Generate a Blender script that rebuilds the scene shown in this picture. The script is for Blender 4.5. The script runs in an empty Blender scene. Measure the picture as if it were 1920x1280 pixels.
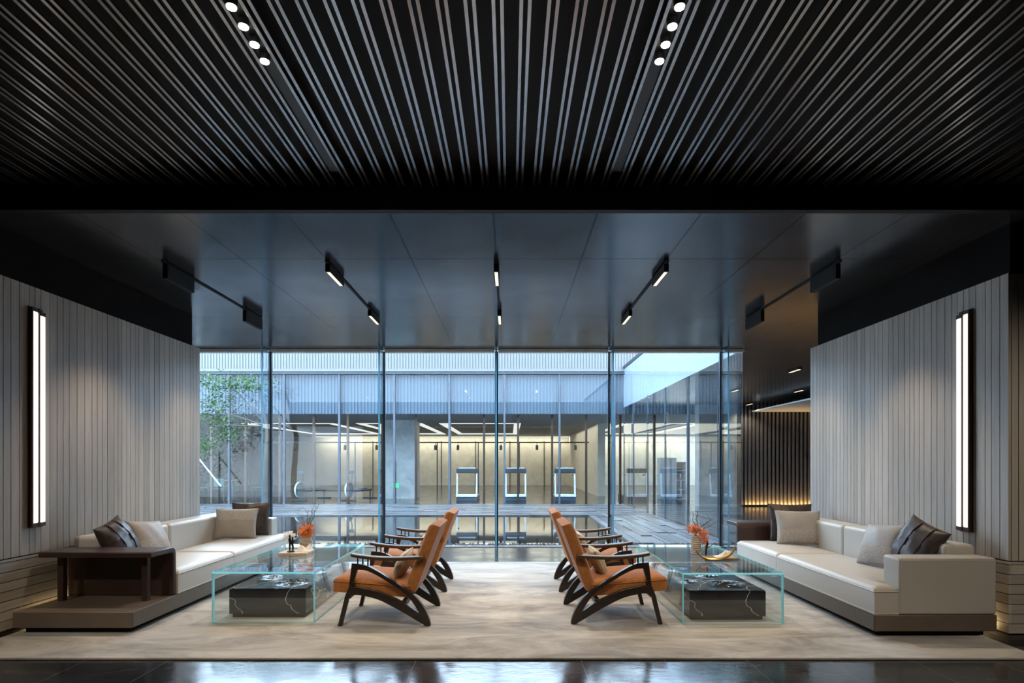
import bpy, bmesh, math, random
from mathutils import Vector, Matrix, Euler
R = math.radians
PI = math.pi
random.seed(7)
S = bpy.context.scene
COL = S.collection
F, H = 1100.0, 1.35            # focal length in pixels of a 1920 wide frame, eye height

# ------------------------------------------------------------------ materials
def new_mat(name):
    m = bpy.data.materials.new(name); m.use_nodes = True
    nt = m.node_tree; nt.nodes.clear()
    out = nt.nodes.new('ShaderNodeOutputMaterial')
    return m, nt, out

class N:
    """tiny node helper"""
    def __init__(s, nt): s.nt = nt
    def __call__(s, kind, **kw):
        n = s.nt.nodes.new(kind)
        for k, v in kw.items():
            if k.startswith('i_'):
                key = k[2:].replace('_', ' ')
                n.inputs[key].default_value = v
            else:
                setattr(n, k, v)
        return n
    def link(s, a, b): s.nt.links.new(a, b)
    def math(s, op, a, b=None, clamp=False):
        n = s.nt.nodes.new('ShaderNodeMath'); n.operation = op; n.use_clamp = clamp
        for i, v in enumerate((a, b)):
            if v is None: continue
            if isinstance(v, (int, float)): n.inputs[i].default_value = v
            else: s.nt.links.new(v, n.inputs[i])
        return n.outputs[0]
    def ramp(s, fac, stops):
        n = s.nt.nodes.new('ShaderNodeValToRGB')
        el = n.color_ramp.elements
        while len(el) < len(stops): el.new(0.5)
        for e, (p, c) in zip(el, stops):
            e.position = p; e.color = c if len(c) == 4 else (*c, 1)
        s.nt.links.new(fac, n.inputs[0]); return n.outputs[0]
    def mix(s, fac, a, b):
        n = s.nt.nodes.new('ShaderNodeMix'); n.data_type = 'RGBA'
        for i, v in ((0, fac), (6, a), (7, b)):
            if isinstance(v, (int, float)): n.inputs[i].default_value = v
            elif isinstance(v, tuple): n.inputs[i].default_value = (*v[:3], 1)
            else: s.nt.links.new(v, n.inputs[i])
        return n.outputs[2]
    def coords(s, scale=(1, 1, 1), rot=(0, 0, 0)):
        t = s.nt.nodes.new('ShaderNodeTexCoord'); mp = s.nt.nodes.new('ShaderNodeMapping')
        mp.inputs['Scale'].default_value = scale; mp.inputs['Rotation'].default_value = rot
        s.nt.links.new(t.outputs['Object'], mp.inputs[0]); return mp.outputs[0]
    def noise(s, vec, scale=5, detail=4, rough=.55, dist=0):
        n = s.nt.nodes.new('ShaderNodeTexNoise')
        n.inputs['Scale'].default_value = scale; n.inputs['Detail'].default_value = detail
        n.inputs['Roughness'].default_value = rough; n.inputs['Distortion'].default_value = dist
        s.nt.links.new(vec, n.inputs['Vector']); return n.outputs[0]
    def bump(s, height, strength=.2, dist=.01):
        n = s.nt.nodes.new('ShaderNodeBump'); n.inputs['Strength'].default_value = strength
        n.inputs['Distance'].default_value = dist; s.nt.links.new(height, n.inputs['Height']); return n.outputs[0]

def principled(name, col, rough=.5, metal=0.0, var=.12, nscale=(6, 6, 6), bump=0, bscale=80, bdist=.002, spec=.5, coat=0, sheen=0):
    m, nt, out = new_mat(name); n = N(nt)
    p = n('ShaderNodeBsdfPrincipled'); n.link(p.outputs[0], out.inputs[0])
    p.inputs['Roughness'].default_value = rough; p.inputs['Metallic'].default_value = metal
    p.inputs['Specular IOR Level'].default_value = spec
    if coat: p.inputs['Coat Weight'].default_value = coat; p.inputs['Coat Roughness'].default_value = .08
    if sheen: p.inputs['Sheen Weight'].default_value = sheen; p.inputs['Sheen Roughness'].default_value = .4
    v = n.noise(n.coords(nscale), 1.0, 5)
    a = tuple(max(0, c*(1-var)) for c in col); b = tuple(c*(1+var) for c in col)
    n.link(n.ramp(v, [(.3, a), (.7, b)]), p.inputs['Base Color'])
    if bump:
        n.link(n.bump(n.noise(n.coords(), bscale, 3), bump, bdist), p.inputs['Normal'])
    return m

def emit(name, col, strength):
    m, nt, out = new_mat(name); n = N(nt)
    e = n('ShaderNodeEmission'); e.inputs[0].default_value = (*col, 1); e.inputs[1].default_value = strength
    n.link(e.outputs[0], out.inputs[0]); return m

def wood(name, dark, light, grain=(45, 45, 2.2), rough=.5, islands=True, ivar=.16):
    m, nt, out = new_mat(name); n = N(nt)
    p = n('ShaderNodeBsdfPrincipled'); n.link(p.outputs[0], out.inputs[0])
    p.inputs['Roughness'].default_value = rough
    co = n.coords(grain)
    if islands:
        g = n('ShaderNodeNewGeometry')
        add = n('ShaderNodeVectorMath', operation='ADD'); n.link(co, add.inputs[0])
        sc = n.math('MULTIPLY', g.outputs['Random Per Island'], 37.0)
        cb = n('ShaderNodeCombineXYZ'); 
        for i in range(3): n.link(sc, cb.inputs[i])
        n.link(cb.outputs[0], add.inputs[1]); co = add.outputs[0]
    f = n.noise(co, 1.0, 6, .6, .6)
    c = n.ramp(f, [(.28, dark), (.72, light)])
    if islands:
        hs = n('ShaderNodeHueSaturation')
        n.link(n.math('ADD', n.math('MULTIPLY', g.outputs['Random Per Island'], ivar*2), 1-ivar), hs.inputs['Value'])
        n.link(c, hs.inputs['Color']); c = hs.outputs[0]
    n.link(c, p.inputs['Base Color'])
    n.link(n.bump(f, .12, .003), p.inputs['Normal'])
    return m

def thin_glass(name, tint=(.9, .96, .97), f0=.045, rough=0.0, refl=(1, 1, 1)):
    m, nt, out = new_mat(name); n = N(nt)
    g = n('ShaderNodeNewGeometry')
    d = n('ShaderNodeVectorMath', operation='DOT_PRODUCT')
    n.link(g.outputs['Normal'], d.inputs[0]); n.link(g.outputs['Incoming'], d.inputs[1])
    c = n.math('SUBTRACT', 1.0, n.math('ABSOLUTE', d.outputs['Value']), True)
    fr = n.math('ADD', n.math('MULTIPLY', n.math('POWER', c, 5.0), 1-f0), f0, True)
    t = n('ShaderNodeBsdfTransparent'); t.inputs[0].default_value = (*tint, 1)
    gl = n('ShaderNodeBsdfGlossy'); gl.inputs['Roughness'].default_value = rough
    gl.inputs[0].default_value = (*refl, 1)
    mx = n('ShaderNodeMixShader'); n.link(fr, mx.inputs[0]); n.link(t.outputs[0], mx.inputs[1]); n.link(gl.outputs[0], mx.inputs[2])
    n.link(mx.outputs[0], out.inputs[0]); return m

def glass_edge(name, col):
    m, nt, out = new_mat(name); n = N(nt)
    d = n('ShaderNodeBsdfPrincipled'); d.inputs['Base Color'].default_value = (*col, 1); d.inputs['Roughness'].default_value = .15
    d.inputs['Specular IOR Level'].default_value = .8
    t = n('ShaderNodeBsdfTranslucent'); t.inputs[0].default_value = (*col, 1)
    mx = n('ShaderNodeMixShader'); mx.inputs[0].default_value = .5
    n.link(d.outputs[0], mx.inputs[1]); n.link(t.outputs[0], mx.inputs[2]); n.link(mx.outputs[0], out.inputs[0]); return m

def grid_lines(n, vec, sx, px, wx, sy=None, py=0, wy=0):
    """1 on joint lines of a rectangular grid in object x / y"""
    sep = n('ShaderNodeSeparateXYZ'); n.link(vec, sep.inputs[0])
    def line(o, s, ph, w):
        fr = n.math('FRACT', n.math('DIVIDE', n.math('SUBTRACT', o, ph - s*50), s))
        d = n.math('MINIMUM', fr, n.math('SUBTRACT', 1.0, fr))
        return n.math('LESS_THAN', d, w/s/2)
    a = line(sep.outputs[0], sx, px, wx)
    if sy: a = n.math('MAXIMUM', a, line(sep.outputs[1], sy, py, wy))
    return a

def mat_floor():
    m, nt, out = new_mat('slate_tile'); n = N(nt)
    p = n('ShaderNodeBsdfPrincipled'); n.link(p.outputs[0], out.inputs[0])
    v = n.coords()
    ln = grid_lines(n, v, .5655, -.076, .004, 1.131, 8.63, .004)
    big = n.noise(n.coords((1.1, 2.2, 1)), 1.0, 6, .6, .8)
    base = n.ramp(big, [(.3, (.016, .018, .021)), (.75, (.036, .039, .044))])
    vn = n.noise(n.coords((1.3, 2.6, 1)), 1.0, 7, .62, 1.4)
    vein = n.math('LESS_THAN', n.math('ABSOLUTE', n.math('SUBTRACT', vn, .56)), .0022)
    base = n.mix(n.math('MULTIPLY', vein, .45), base, (.22, .22, .22))
    n.link(n.mix(n.math('MULTIPLY', ln, .8), base, (.16, .16, .16)), p.inputs['Base Color'])
    p.inputs['Roughness'].default_value = .14
    n.link(n.ramp(n.noise(n.coords((2, 3, 1)), 1.0, 6), [(.3, (.08,)*3), (.7, (.24,)*3)]), p.inputs['Roughness'])
    n.link(n.bump(n.noise(n.coords((3, 6, 1)), 3.0, 6, .6), .10, .01), p.inputs['Normal'])
    return m

def mat_ceiling():
    m, nt, out = new_mat('blackened_steel_panel'); n = N(nt)
    p = n('ShaderNodeBsdfPrincipled'); n.link(p.outputs[0], out.inputs[0])
    v = n.coords()
    ln = grid_lines(n, v, .7625, -.121, .014, 2.09, 5.256, .018)
    cl = n.noise(n.coords((.9, .5, 1)), 1.0, 4, .5, .3)
    base = n.ramp(cl, [(.25, (.10, .105, .115)), (.75, (.20, .21, .225))])
    n.link(n.mix(n.math('MULTIPLY', ln, .85), base, (.008, .008, .008)), p.inputs['Base Color'])
    p.inputs['Metallic'].default_value = .85
    n.link(n.ramp(n.noise(n.coords((2, 2, 1)), 1.0, 5), [(.3, (.15,)*3), (.7, (.21,)*3)]), p.inputs['Roughness'])
    return m

def mat_marble(name, base=(.012, .012, .013), vein=(.62, .58, .52), thr=.0035, scale=1.15, amt=.75):
    m, nt, out = new_mat(name); n = N(nt)
    p = n('ShaderNodeBsdfPrincipled'); n.link(p.outputs[0], out.inputs[0])
    f = n.noise(n.coords((1.2, .8, 2.2), (.5, .9, .4)), scale, 4, .45, .35)
    v1 = n.math('LESS_THAN', n.math('ABSOLUTE', n.math('SUBTRACT', f, .53)), thr)
    g = n.noise(n.coords((1, 1, 1)), 4, 3)
    n.link(n.mix(n.math('MULTIPLY', v1, n.math('MULTIPLY', g, amt*1.6, True)), n.ramp(g, [(.3, base), (.7, tuple(c*2 for c in base))]), vein), p.inputs['Base Color'])
    p.inputs['Roughness'].default_value = .12
    return m

def mat_rug():
    m, nt, out = new_mat('rug_pile'); n = N(nt)
    p = n('ShaderNodeBsdfPrincipled'); n.link(p.outputs[0], out.inputs[0])
    f = n.noise(n.coords((1.1, 3.0, 1)), 1.0, 9, .72, .8)
    c = n.ramp(f, [(.34, (.23, .218, .205)), (.5, (.41, .395, .372)), (.66, (.57, .555, .53))])
    n.link(c, p.inputs['Base Color']); p.inputs['Roughness'].default_value = .95
    p.inputs['Specular IOR Level'].default_value = .1; p.inputs['Sheen Weight'].default_value = .2
    n.link(n.bump(n.noise(n.coords(), 260, 2), .5, .004), p.inputs['Normal'])
    return m

def mat_weave(name, a, b, sc):
    m, nt, out = new_mat(name); n = N(nt)
    p = n('ShaderNodeBsdfPrincipled'); n.link(p.outputs[0], out.inputs[0])
    c = n('ShaderNodeTexChecker'); c.inputs['Scale'].default_value = sc
    c.inputs[1].default_value = (*a, 1); c.inputs[2].default_value = (*b, 1)
    n.link(n.coords((1, 1, 1.6)), c.inputs[0]); n.link(c.outputs[0], p.inputs['Base Color'])
    p.inputs['Roughness'].default_value = .4
    n.link(n.bump(c.outputs[1], .6, .004), p.inputs['Normal'])
    return m

def mat_knit(name, a, b):
    m, nt, out = new_mat(name); n = N(nt)
    p = n('ShaderNodeBsdfPrincipled'); n.link(p.outputs[0], out.inputs[0])
    f = n.noise(n.coords((160, 160, 160)), 1.0, 2)
    n.link(n.ramp(f, [(.4, a), (.6, b)]), p.inputs['Base Color']); p.inputs['Roughness'].default_value = .9
    n.link(n.bump(f, .7, .004), p.inputs['Normal'])
    return m

def mat_water():
    m, nt, out = new_mat('pool_water'); n = N(nt)
    p = n('ShaderNodeBsdfPrincipled'); n.link(p.outputs[0], out.inputs[0])
    p.inputs['Base Color'].default_value = (.006, .009, .012, 1); p.inputs['Roughness'].default_value = .015
    p.inputs['IOR'].default_value = 1.33; p.inputs['Specular IOR Level'].default_value = .9
    n.link(n.bump(n.noise(n.coords((.8, 2.5, 1)), 2.0, 2), .012, .02), p.inputs['Normal'])
    return m

def mat_leaf(name, a, b):
    m, nt, out = new_mat(name); n = N(nt)
    p = n('ShaderNodeBsdfPrincipled'); g = n('ShaderNodeNewGeometry')
    c = n.ramp(g.outputs['Random Per Island'], [(0, a), (1, b)])
    n.link(c, p.inputs['Base Color']); p.inputs['Roughness'].default_value = .5
    t = n('ShaderNodeBsdfTranslucent'); n.link(c, t.inputs[0])
    mx = n('ShaderNodeMixShader'); mx.inputs[0].default_value = .35
    n.link(p.outputs[0], mx.inputs[1]); n.link(t.outputs[0], mx.inputs[2]); n.link(mx.outputs[0], out.inputs[0]); return m

def mat_stone(name, a, b, rough=.55, sc=3.0, islands=False):
    m, nt, out = new_mat(name); n = N(nt)
    p = n('ShaderNodeBsdfPrincipled'); n.link(p.outputs[0], out.inputs[0])
    f = n.noise(n.coords(), sc, 8, .65, .5)
    c = n.ramp(f, [(.3, a), (.7, b)])
    if islands:
        g = n('ShaderNodeNewGeometry'); hs = n('ShaderNodeHueSaturation')
        n.link(n.math('ADD', n.math('MULTIPLY', g.outputs['Random Per Island'], 1.0), .5), hs.inputs['Value'])
        n.link(c, hs.inputs['Color']); c = hs.outputs[0]
    n.link(c, p.inputs['Base Color']); p.inputs['Roughness'].default_value = rough
    n.link(n.bump(f, .15, .01), p.inputs['Normal'])
    return m

M = dict(
    floor=mat_floor(), ceil=mat_ceiling(), rug=mat_rug(), water=mat_water(),
    slat=principled('slat_metal', (.33, .33, .345), .23, .9, .05),
    black=principled('black_paint', (.006, .006, .0065), .6, 0, .2, spec=.3),
    blackgloss=principled('black_steel_fascia', (.009, .0085, .0085), .75, 0, .3, (2, 2, 2), spec=.08),
    darkwall=principled('dark_plaster', (.02, .02, .021), .6),
    oak=wood('pale_oak_board', (.35, .318, .28), (.47, .432, .39), rough=.45),
    oakh=wood('pale_oak_plank', (.35, .318, .28), (.47, .432, .39), grain=(2.2, 2.2, 50), rough=.45),
    groove=principled('groove_shadow_board', (.06, .05, .042), .8),
    walnut=wood('dark_walnut', (.012, .008, .006), (.03, .02, .015), grain=(6, 60, 60), rough=.33, islands=False),
    walnuttop=wood('walnut_armrest', (.05, .028, .018), (.10, .06, .04), grain=(6, 60, 60), rough=.3, islands=False),
    orange=principled('orange_chenille', (.37, .145, .046), .85, 0, .14, (30, 30, 30), .5, 420, .003, .2, 0, .35),
    cream=principled('cream_leather', (.47, .45, .415), .42, 0, .03, (3, 3, 3), .06, 220, .002),
    piping=principled('cream_piping', (.50, .46, .41), .5),
    taupe=principled('taupe_leather', (.135, .105, .085), .42, 0, .08, (4, 4, 4), .08, 250, .002),
    weave=mat_weave('taupe_weave', (.14, .125, .11), (.075, .065, .057), 62),
    brown=principled('dark_brown_leather', (.04, .021, .017), .38, 0, .12, (5, 5, 5), .08, 240, .002),
    brownp=principled('brown_pillow_leather', (.042, .029, .027), .42, 0, .15, (7, 7, 7), .15, 40, .004),
    greyp=principled('grey_satin', (.31, .305, .30), .5, 0, .06, (6, 6, 6), .1, 260, .002, .5, 0, .3),
    beigep=principled('beige_satin', (.29, .262, .235), .5, 0, .06, (6, 6, 6), .1, 260, .002, .5, 0, .3),
    goldp=principled('straw_linen', (.44, .36, .24), .7, 0, .12, (40, 40, 40), .2, 300, .002),
    knit=mat_knit('boucle_knit', (.26, .245, .235), (.47, .45, .43)),
    marble=mat_marble('black_marble'), 
    glass=thin_glass('window_glass', (.87, .94, .975), .05),
    farglass=thin_glass('far_window_glass', (.86, .92, .95), .022),
    tglass=thin_glass('table_glass', (.965, .985, .985), .042),
    tedge=glass_edge('table_glass_edge', (.38, .88, .97)),
    wedge=glass_edge('window_glass_edge', (.10, .27, .36)),
    mullion=principled('mullion_metal', (.035, .042, .055), .35, .6),
    header=principled('header_aluminium', (.66, .63, .60), .5, 0),
    soffit=principled('white_soffit', (.75, .75, .74), .7, 0, .03),
    white=principled('white_render', (.125, .132, .138), .7, 0, .03),
    spandrel=principled('blue_blind', (.075, .10, .13), .6, 0, .05),
    sidepane=principled('reflective_spandrel', (.42, .52, .62), .04, .55, .04),
    greymetal=principled('grey_metal', (.055, .07, .095), .45, .1),
    beigestone=mat_stone('beige_stone', (.42, .36, .28), (.56, .50, .40), .5, 2.2),
    greystone=mat_stone('grey_stone', (.26, .255, .25), (.42, .41, .40), .5, 2.5),
    pave=mat_stone('slate_paving', (.05, .057, .067), (.10, .11, .125), .3, 5, True),
    gravel=mat_stone('gravel_pebble', (.03, .033, .037), (.09, .095, .10), .6, 9, True),
    ledw=emit('sconce_light', (1, .92, .82), 1.25),
    ledspot=emit('spot_light_face', (1, .95, .85), 30.0),
    ledwarm=emit('linear_light_face', (1, .78, .48), 1.6),
    ledstrip=emit('warm_led', (1, .74, .38), 20.0),
    ledstrip2=emit('amber_led', (1, .62, .22), 120.0),
    cove=emit('cove_light', (1, .93, .80), .85),
    exitg=emit('exit_green', (.05, .8, .3), 1.5),
    bronze=principled('bronze_bracket', (.06, .033, .022), .4, .4),
    brass=principled('aged_brass', (.42, .28, .09), .3, .9, .2),
    darkbronze=principled('dark_bronze_figure', (.03, .024, .02), .35, .6),
    trav=mat_stone('travertine', (.36, .29, .22), (.52, .44, .36), .6, 20),
    whitestone=mat_stone('white_rock', (.62, .58, .54), (.82, .79, .76), .6, 14),
    ceramic=mat_stone('ribbed_ceramic', (.42, .36, .30), (.60, .54, .47), .7, 18),
    flower=mat_leaf('orange_petal', (.62, .13, .02), (.85, .34, .09)),
    wflower=mat_leaf('white_petal', (.72, .70, .66), (.86, .84, .80)),
    leaf=mat_leaf('green_leaf', (.03, .08, .02), (.09, .17, .05)),
    bark=principled('bark', (.07, .06, .06), .8, 0, .3, (8, 8, 2)),
    twig=principled('twig_bark', (.06, .042, .034), .7),
    woodboard=wood('small_walnut_board', (.14, .075, .04), (.25, .15, .085), grain=(8, 60, 60), islands=False),
    darkgrey=principled('charcoal_plastic', (.035, .04, .045), .45),
    whitep=principled('white_plastic', (.62, .66, .7), .4),
    greenm=principled('dark_green_metal', (.012, .05, .035), .4),
    gymfloor=principled('dark_gym_floor', (.035, .037, .04), .22),
    gymceil=principled('gym_ceiling', (.20, .205, .21), .6),
    ribs=principled('bronze_rib', (.34, .30, .28), .3, .7, .1),
)

# ------------------------------------------------------------------ mesh helper
class MB:
    def __init__(s): s.v = []; s.f = []; s.mi = []; s.cur = 0
    def add(s, vs, fs):
        o = len(s.v); s.v += [tuple(v) for v in vs]
        s.f += [tuple(i + o for i in f) for f in fs]; s.mi += [s.cur]*len(fs); return s
    def box(s, x0, x1, y0, y1, z0, z1):
        vs = [(x, y, z) for z in (z0, z1) for y in (y0, y1) for x in (x0, x1)]
        return s.add(vs, [(0, 2, 3, 1), (4, 5, 7, 6), (0, 1, 5, 4), (2, 6, 7, 3), (0, 4, 6, 2), (1, 3, 7, 5)])
    def prism(s, poly, fn, a, b):
        """poly = 2-D outline, fn(p, t) -> 3-D"""
        n = len(poly)
        vs = [fn(p, a) for p in poly] + [fn(p, b) for p in poly]
        return s.add(vs, [tuple(range(n))[::-1], tuple(range(n, 2*n))] + [(i, (i+1) % n, n+(i+1) % n, n+i) for i in range(n)])
    def strip_prism(s, top, bot, fn, a, b):
        """prism between two polylines of equal length, made of quads (handles concave outlines)"""
        n = len(top)
        P = lambda t: [fn(p, t) for p in top] + [fn(p, t) for p in bot]
        vs = P(a) + P(b); m = 2*n; fs = []
        for i in range(n-1):
            fs.append((i, i+1, n+i+1, n+i)); fs.append((m+i, m+n+i, m+n+i+1, m+i+1))
            fs.append((i, m+i, m+i+1, i+1)); fs.append((n+i, n+i+1, m+n+i+1, m+n+i))
        fs.append((0, n, m+n, m)); fs.append((n-1, m+n-1, m+2*n-1, 2*n-1))
        return s.add(vs, fs)
    def tube(s, pts, rad, k=8, closed=False, cap=True):
        pts = [Vector(p) for p in pts]; n = len(pts)
        rad = rad if isinstance(rad, (list, tuple)) else [rad]*n
        vs = []; up = None
        for i, p in enumerate(pts):
            if closed: d = pts[(i+1) % n] - pts[i-1]
            else: d = pts[min(i+1, n-1)] - pts[max(i-1, 0)]
            d.normalize()
            if up is None:
                up = Vector((0, 0, 1)) if abs(d.z) < .9 else Vector((1, 0, 0))
            a = d.cross(up); 
            if a.length < 1e-5: a = d.cross(Vector((1, .3, .2)))
            a.normalize(); b = a.cross(d).normalized(); up = b
            for j in range(k):
                t = 2*PI*j/k
                vs.append(p + (a*math.cos(t) + b*math.sin(t))*rad[i])
        fs = []
        for i in range(n if closed else n-1):
            for j in range(k):
                i2 = (i+1) % n; j2 = (j+1) % k
                fs.append((i*k+j, i*k+j2, i2*k+j2, i2*k+j))
        if cap and not closed:
            fs.append(tuple(range(k))); fs.append(tuple((n-1)*k+j for j in range(k))[::-1])
        return s.add(vs, fs)
    def lathe(s, prof, c=(0, 0, 0), k=24, wob=0, ph=0):
        vs = []; fs = []; n = len(prof)
        for i, (r, z) in enumerate(prof):
            for j in range(k):
                t = 2*PI*j/k; rr = r*(1 + wob*math.sin(3*t + i*ph))
                vs.append((c[0]+rr*math.cos(t), c[1]+rr*math.sin(t), c[2]+z))
        for i in range(n-1):
            for j in range(k):
                fs.append((i*k+j, i*k+(j+1) % k, (i+1)*k+(j+1) % k, (i+1)*k+j))
        fs.append(tuple(range(k))[::-1]); fs.append(tuple((n-1)*k+j for j in range(k)))
        return s.add(vs, fs)
    def slab(s, cells, us, vs_, h, r, crown, fn=None):
        """soft upholstered slab: cells = set of (i,j) on the grid us x vs_; rounded upper edge and crowned top"""
        fn = fn or (lambda u, v, w: (u, v, w))
        ni, nj = len(us), len(vs_)
        inside = lambda i, j: (i, j) in cells
        pts = {}
        edges = []
        for (i, j) in cells:
            for (di, dj, e) in ((-1, 0, ((i, j+1), (i, j))), (1, 0, ((i+1, j), (i+1, j+1))), (0, -1, ((i, j), (i+1, j))), (0, 1, ((i+1, j+1), (i, j+1)))):
                if not inside(i+di, j+dj): edges.append(e)
        segs = [((us[a[0]], vs_[a[1]]), (us[b[0]], vs_[b[1]])) for a, b in edges]
        def dist(u, v):
            best = 9
            for (a, b) in segs:
                lo0, hi0 = min(a[0], b[0]), max(a[0], b[0]); lo1, hi1 = min(a[1], b[1]), max(a[1], b[1])
                dx = max(lo0-u, 0, u-hi0); dy = max(lo1-v, 0, v-hi1)
                best = min(best, dx*dx+dy*dy)
            return math.sqrt(best)
        top = {}; V = []; Fc = []
        def tv(i, j):
            if (i, j) not in top:
                u, v = us[i], vs_[j]; d = dist(u, v)
                z = h - r + (math.sqrt(max(0, r*r-(r-min(d, r))**2)) if r else 0) + crown*(1-math.exp(-d/.13))
                top[(i, j)] = len(V); V.append(fn(u, v, z))
            return top[(i, j)]
        for (i, j) in sorted(cells):
            Fc.append((tv(i, j), tv(i+1, j), tv(i+1, j+1), tv(i, j+1)))
        bot = {}
        def bv(i, j):
            if (i, j) not in bot:
                bot[(i, j)] = len(V); V.append(fn(us[i], vs_[j], 0))
            return bot[(i, j)]
        for a, b in edges: Fc.append((top[a], bv(*a), bv(*b), top[b]))
        for (i, j) in sorted(cells): Fc.append((bv(i, j), bv(i, j+1), bv(i+1, j+1), bv(i+1, j)))
        return s.add(V, Fc)
    def build(s, name, mat, parent=None, smooth=False, bevel=0, seg=2, loc=None, rot=None, angle=40):
        me = bpy.data.meshes.new(name); me.from_pydata(s.v, [], s.f)
        mats = mat if isinstance(mat, (list, tuple)) else [mat]
        for m in mats: me.materials.append(m)
        for p, i in zip(me.polygons, s.mi): p.material_index = i
        bm = bmesh.new(); bm.from_mesh(me); bmesh.ops.recalc_face_normals(bm, faces=bm.faces); bm.to_mesh(me); bm.free()
        if smooth or bevel:
            for p in me.polygons: p.use_smooth = True
            me.set_sharp_from_angle(angle=R(angle))
        o = bpy.data.objects.new(name, me); COL.objects.link(o)
        if parent: o.parent = parent
        if loc: o.location = loc
        if rot: o.rotation_euler = rot
        if bevel:
            b = o.modifiers.new('Bevel', 'BEVEL'); b.width = bevel; b.segments = seg; b.limit_method = 'ANGLE'; b.angle_limit = R(35)
        return o

def tag(o, label=None, cat=None, group=None, kind=None):
    for k, v in (('label', label), ('category', cat), ('group', group), ('kind', kind)):
        if v: o[k] = v
    return o
def empty(name, loc=(0, 0, 0), rz=0, label=None, cat=None, group=None):
    o = bpy.data.objects.new(name, None); COL.objects.link(o); o.location = loc; o.rotation_euler = (0, 0, rz)
    o.empty_display_size = .1
    return tag(o, label, cat, group)
def struct(o): o['kind'] = 'structure'; return o
def copy_tree(o, parent=None):
    c = o.copy(); COL.objects.link(c); c.parent = parent
    for ch in [x for x in bpy.data.objects if x.parent == o]: copy_tree(ch, c)
    return c
def lin(a, b, n): return [a + (b-a)*i/n for i in range(n+1)]
def rect_cells(us, vs): return {(i, j) for i in range(len(us)-1) for j in range(len(vs)-1)}
def edge_steps(a, b, n, r=.03):
    """grid with extra lines close to both ends"""
    base = [a, a+r*.3, a+r] + lin(a+r*2.2, b-r*2.2, n) + [b-r, b-r*.3, b]
    return base

# ------------------------------------------------------------------ shell
CE = 3.18           # steel panel ceiling
YB = 4.30           # drop beam
YG = 9.45           # front glazing plane
XC = 3.76           # glass corner of the courtyard
YF = 19.4           # far facade
WL, WR = -3.92, 3.80
WY0, WY1 = 4.47, 7.42

b = MB()
for x0, x1, y0, y1 in ((-11, 13, -5, YG), (XC, 13, YG, YF), (-16, 13, YF, 41)):
    b.box(x0, x1, y0, y1, -.2, 0)
struct(b.build('floor', M['floor']))

# panel ceilings
b = MB(); b.box(-11, 13, YB, YG, CE, CE+.12); b.box(XC+.061, 13, YG, YF, CE, CE+.12)
struct(b.build('ceiling', M['ceil']))
b = MB(); b.box(-11, 13, -5, YB-.06, 3.44, 3.55)
slats_bg = struct(b.build('ceiling_backing', M['black']))
# slat ceiling
PITCH = 1.948/16; X0 = -1.21 + PITCH/2
b = MB()
for k in range(-46, 58):
    xc = X0 + PITCH*k
    if not -6.4 < xc < 6.4: continue
    for d in (-.0185, .0185):
        b.box(xc+d-.008, xc+d+.008, -3.5, YB-.06, 3.35, 3.364)
struct(b.build('ceiling_slats', M['slat']))
for i, x in enumerate((-1.21, .738)):
    b = MB(); b.box(x-.031, x+.031, -3.5, 4.05, 3.362, 3.44)
    struct(b.build('trim_%d' % (i+1), M['darkgrey']))
b = MB(); b.box(-11, 13, YB-.06, YB, CE, 3.56)
struct(b.build('beam', M['black']))
# roofs that keep the sky out
b = MB(); b.box(-11, 13, -5, YG-.05, 3.6, 3.75); b.box(XC+.06, 13, YG-.05, YF+.2, 3.6, 3.75); b.box(-16, 13, YF+.2, 41, 3.62, 3.75)
struct(b.build('roof', M['darkwall']))
b = MB(); b.box(-11, 13, -5.2, -5, 0, 3.6); struct(b.build('wall_back', M['darkwall']))
for nm, x in (('wall_left_outer', -7.2), ('wall_right_outer', 12.8)):
    b = MB(); b.box(x, x+.2, -5, YG if x < 0 else YF, 0, 3.6); struct(b.build(nm, M['darkwall']))
b = MB(); b.box(6.6, 6.8, -5, WY0, 0, 3.6); struct(b.build('wall_right_near', M['darkwall']))

# oak clad wall blocks
def wall_block(name, xin, sgn, ymin):
    """xin: inner face, sgn: direction away from the room"""
    xo = xin + sgn*2.6
    core = MB()
    core.box(*sorted((xin+sgn*.02, xo)), ymin+.02, WY1-.02, 0.0, 2.79)
    root = struct(core.build(name, M['groove']))
    rnd = random.Random(3 if sgn < 0 else 5)
    bv = MB()
    y = ymin
    while y < WY1-.03:
        w = rnd.choice((.06, .07, .08, .095)); y1 = min(y+w, WY1)
        bv.box(*sorted((xin, xin+sgn*.021)), y+.003, y1-.003, .607, 2.80); y = y1
    x = xin+sgn*.021
    for yy0, yy1 in ((ymin, ymin+.021), (WY1-.021, WY1)):
        x = xin + sgn*.021
        while abs(x-xin) < 2.5:
            w = rnd.choice((.055, .065, .075, .085))
            bv.box(*sorted((x+sgn*.003, x+sgn*(w-.003))), yy0, yy1, .607, 2.80); x += sgn*w
    bv.build('vertical_boarding', M['oak'], root)
    bh = MB(); z = .05
    while z < .58:
        z1 = min(z+.075, .60)
        bh.box(*sorted((xin, xin+sgn*.021)), ymin, WY1, z+.003, z1-.003)
        for yy0, yy1 in ((ymin, ymin+.021), (WY1-.021, WY1)):
            bh.box(*sorted((xin+sgn*.021, xo)), yy0, yy1, z+.003, z1-.003)
        z = z1
    bh.build('horizontal_boarding', M['oakh'], root)
    fa = MB(); fa.box(*sorted((xin+sgn*.012, xo)), ymin-.0, WY1-.16, 2.79, CE+.02)
    fa.build('fascia', M['blackgloss'], root)
wall_block('wall_left', WL, -1, WY0)
wall_block('wall_right', WR, 1, WY0)

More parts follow.
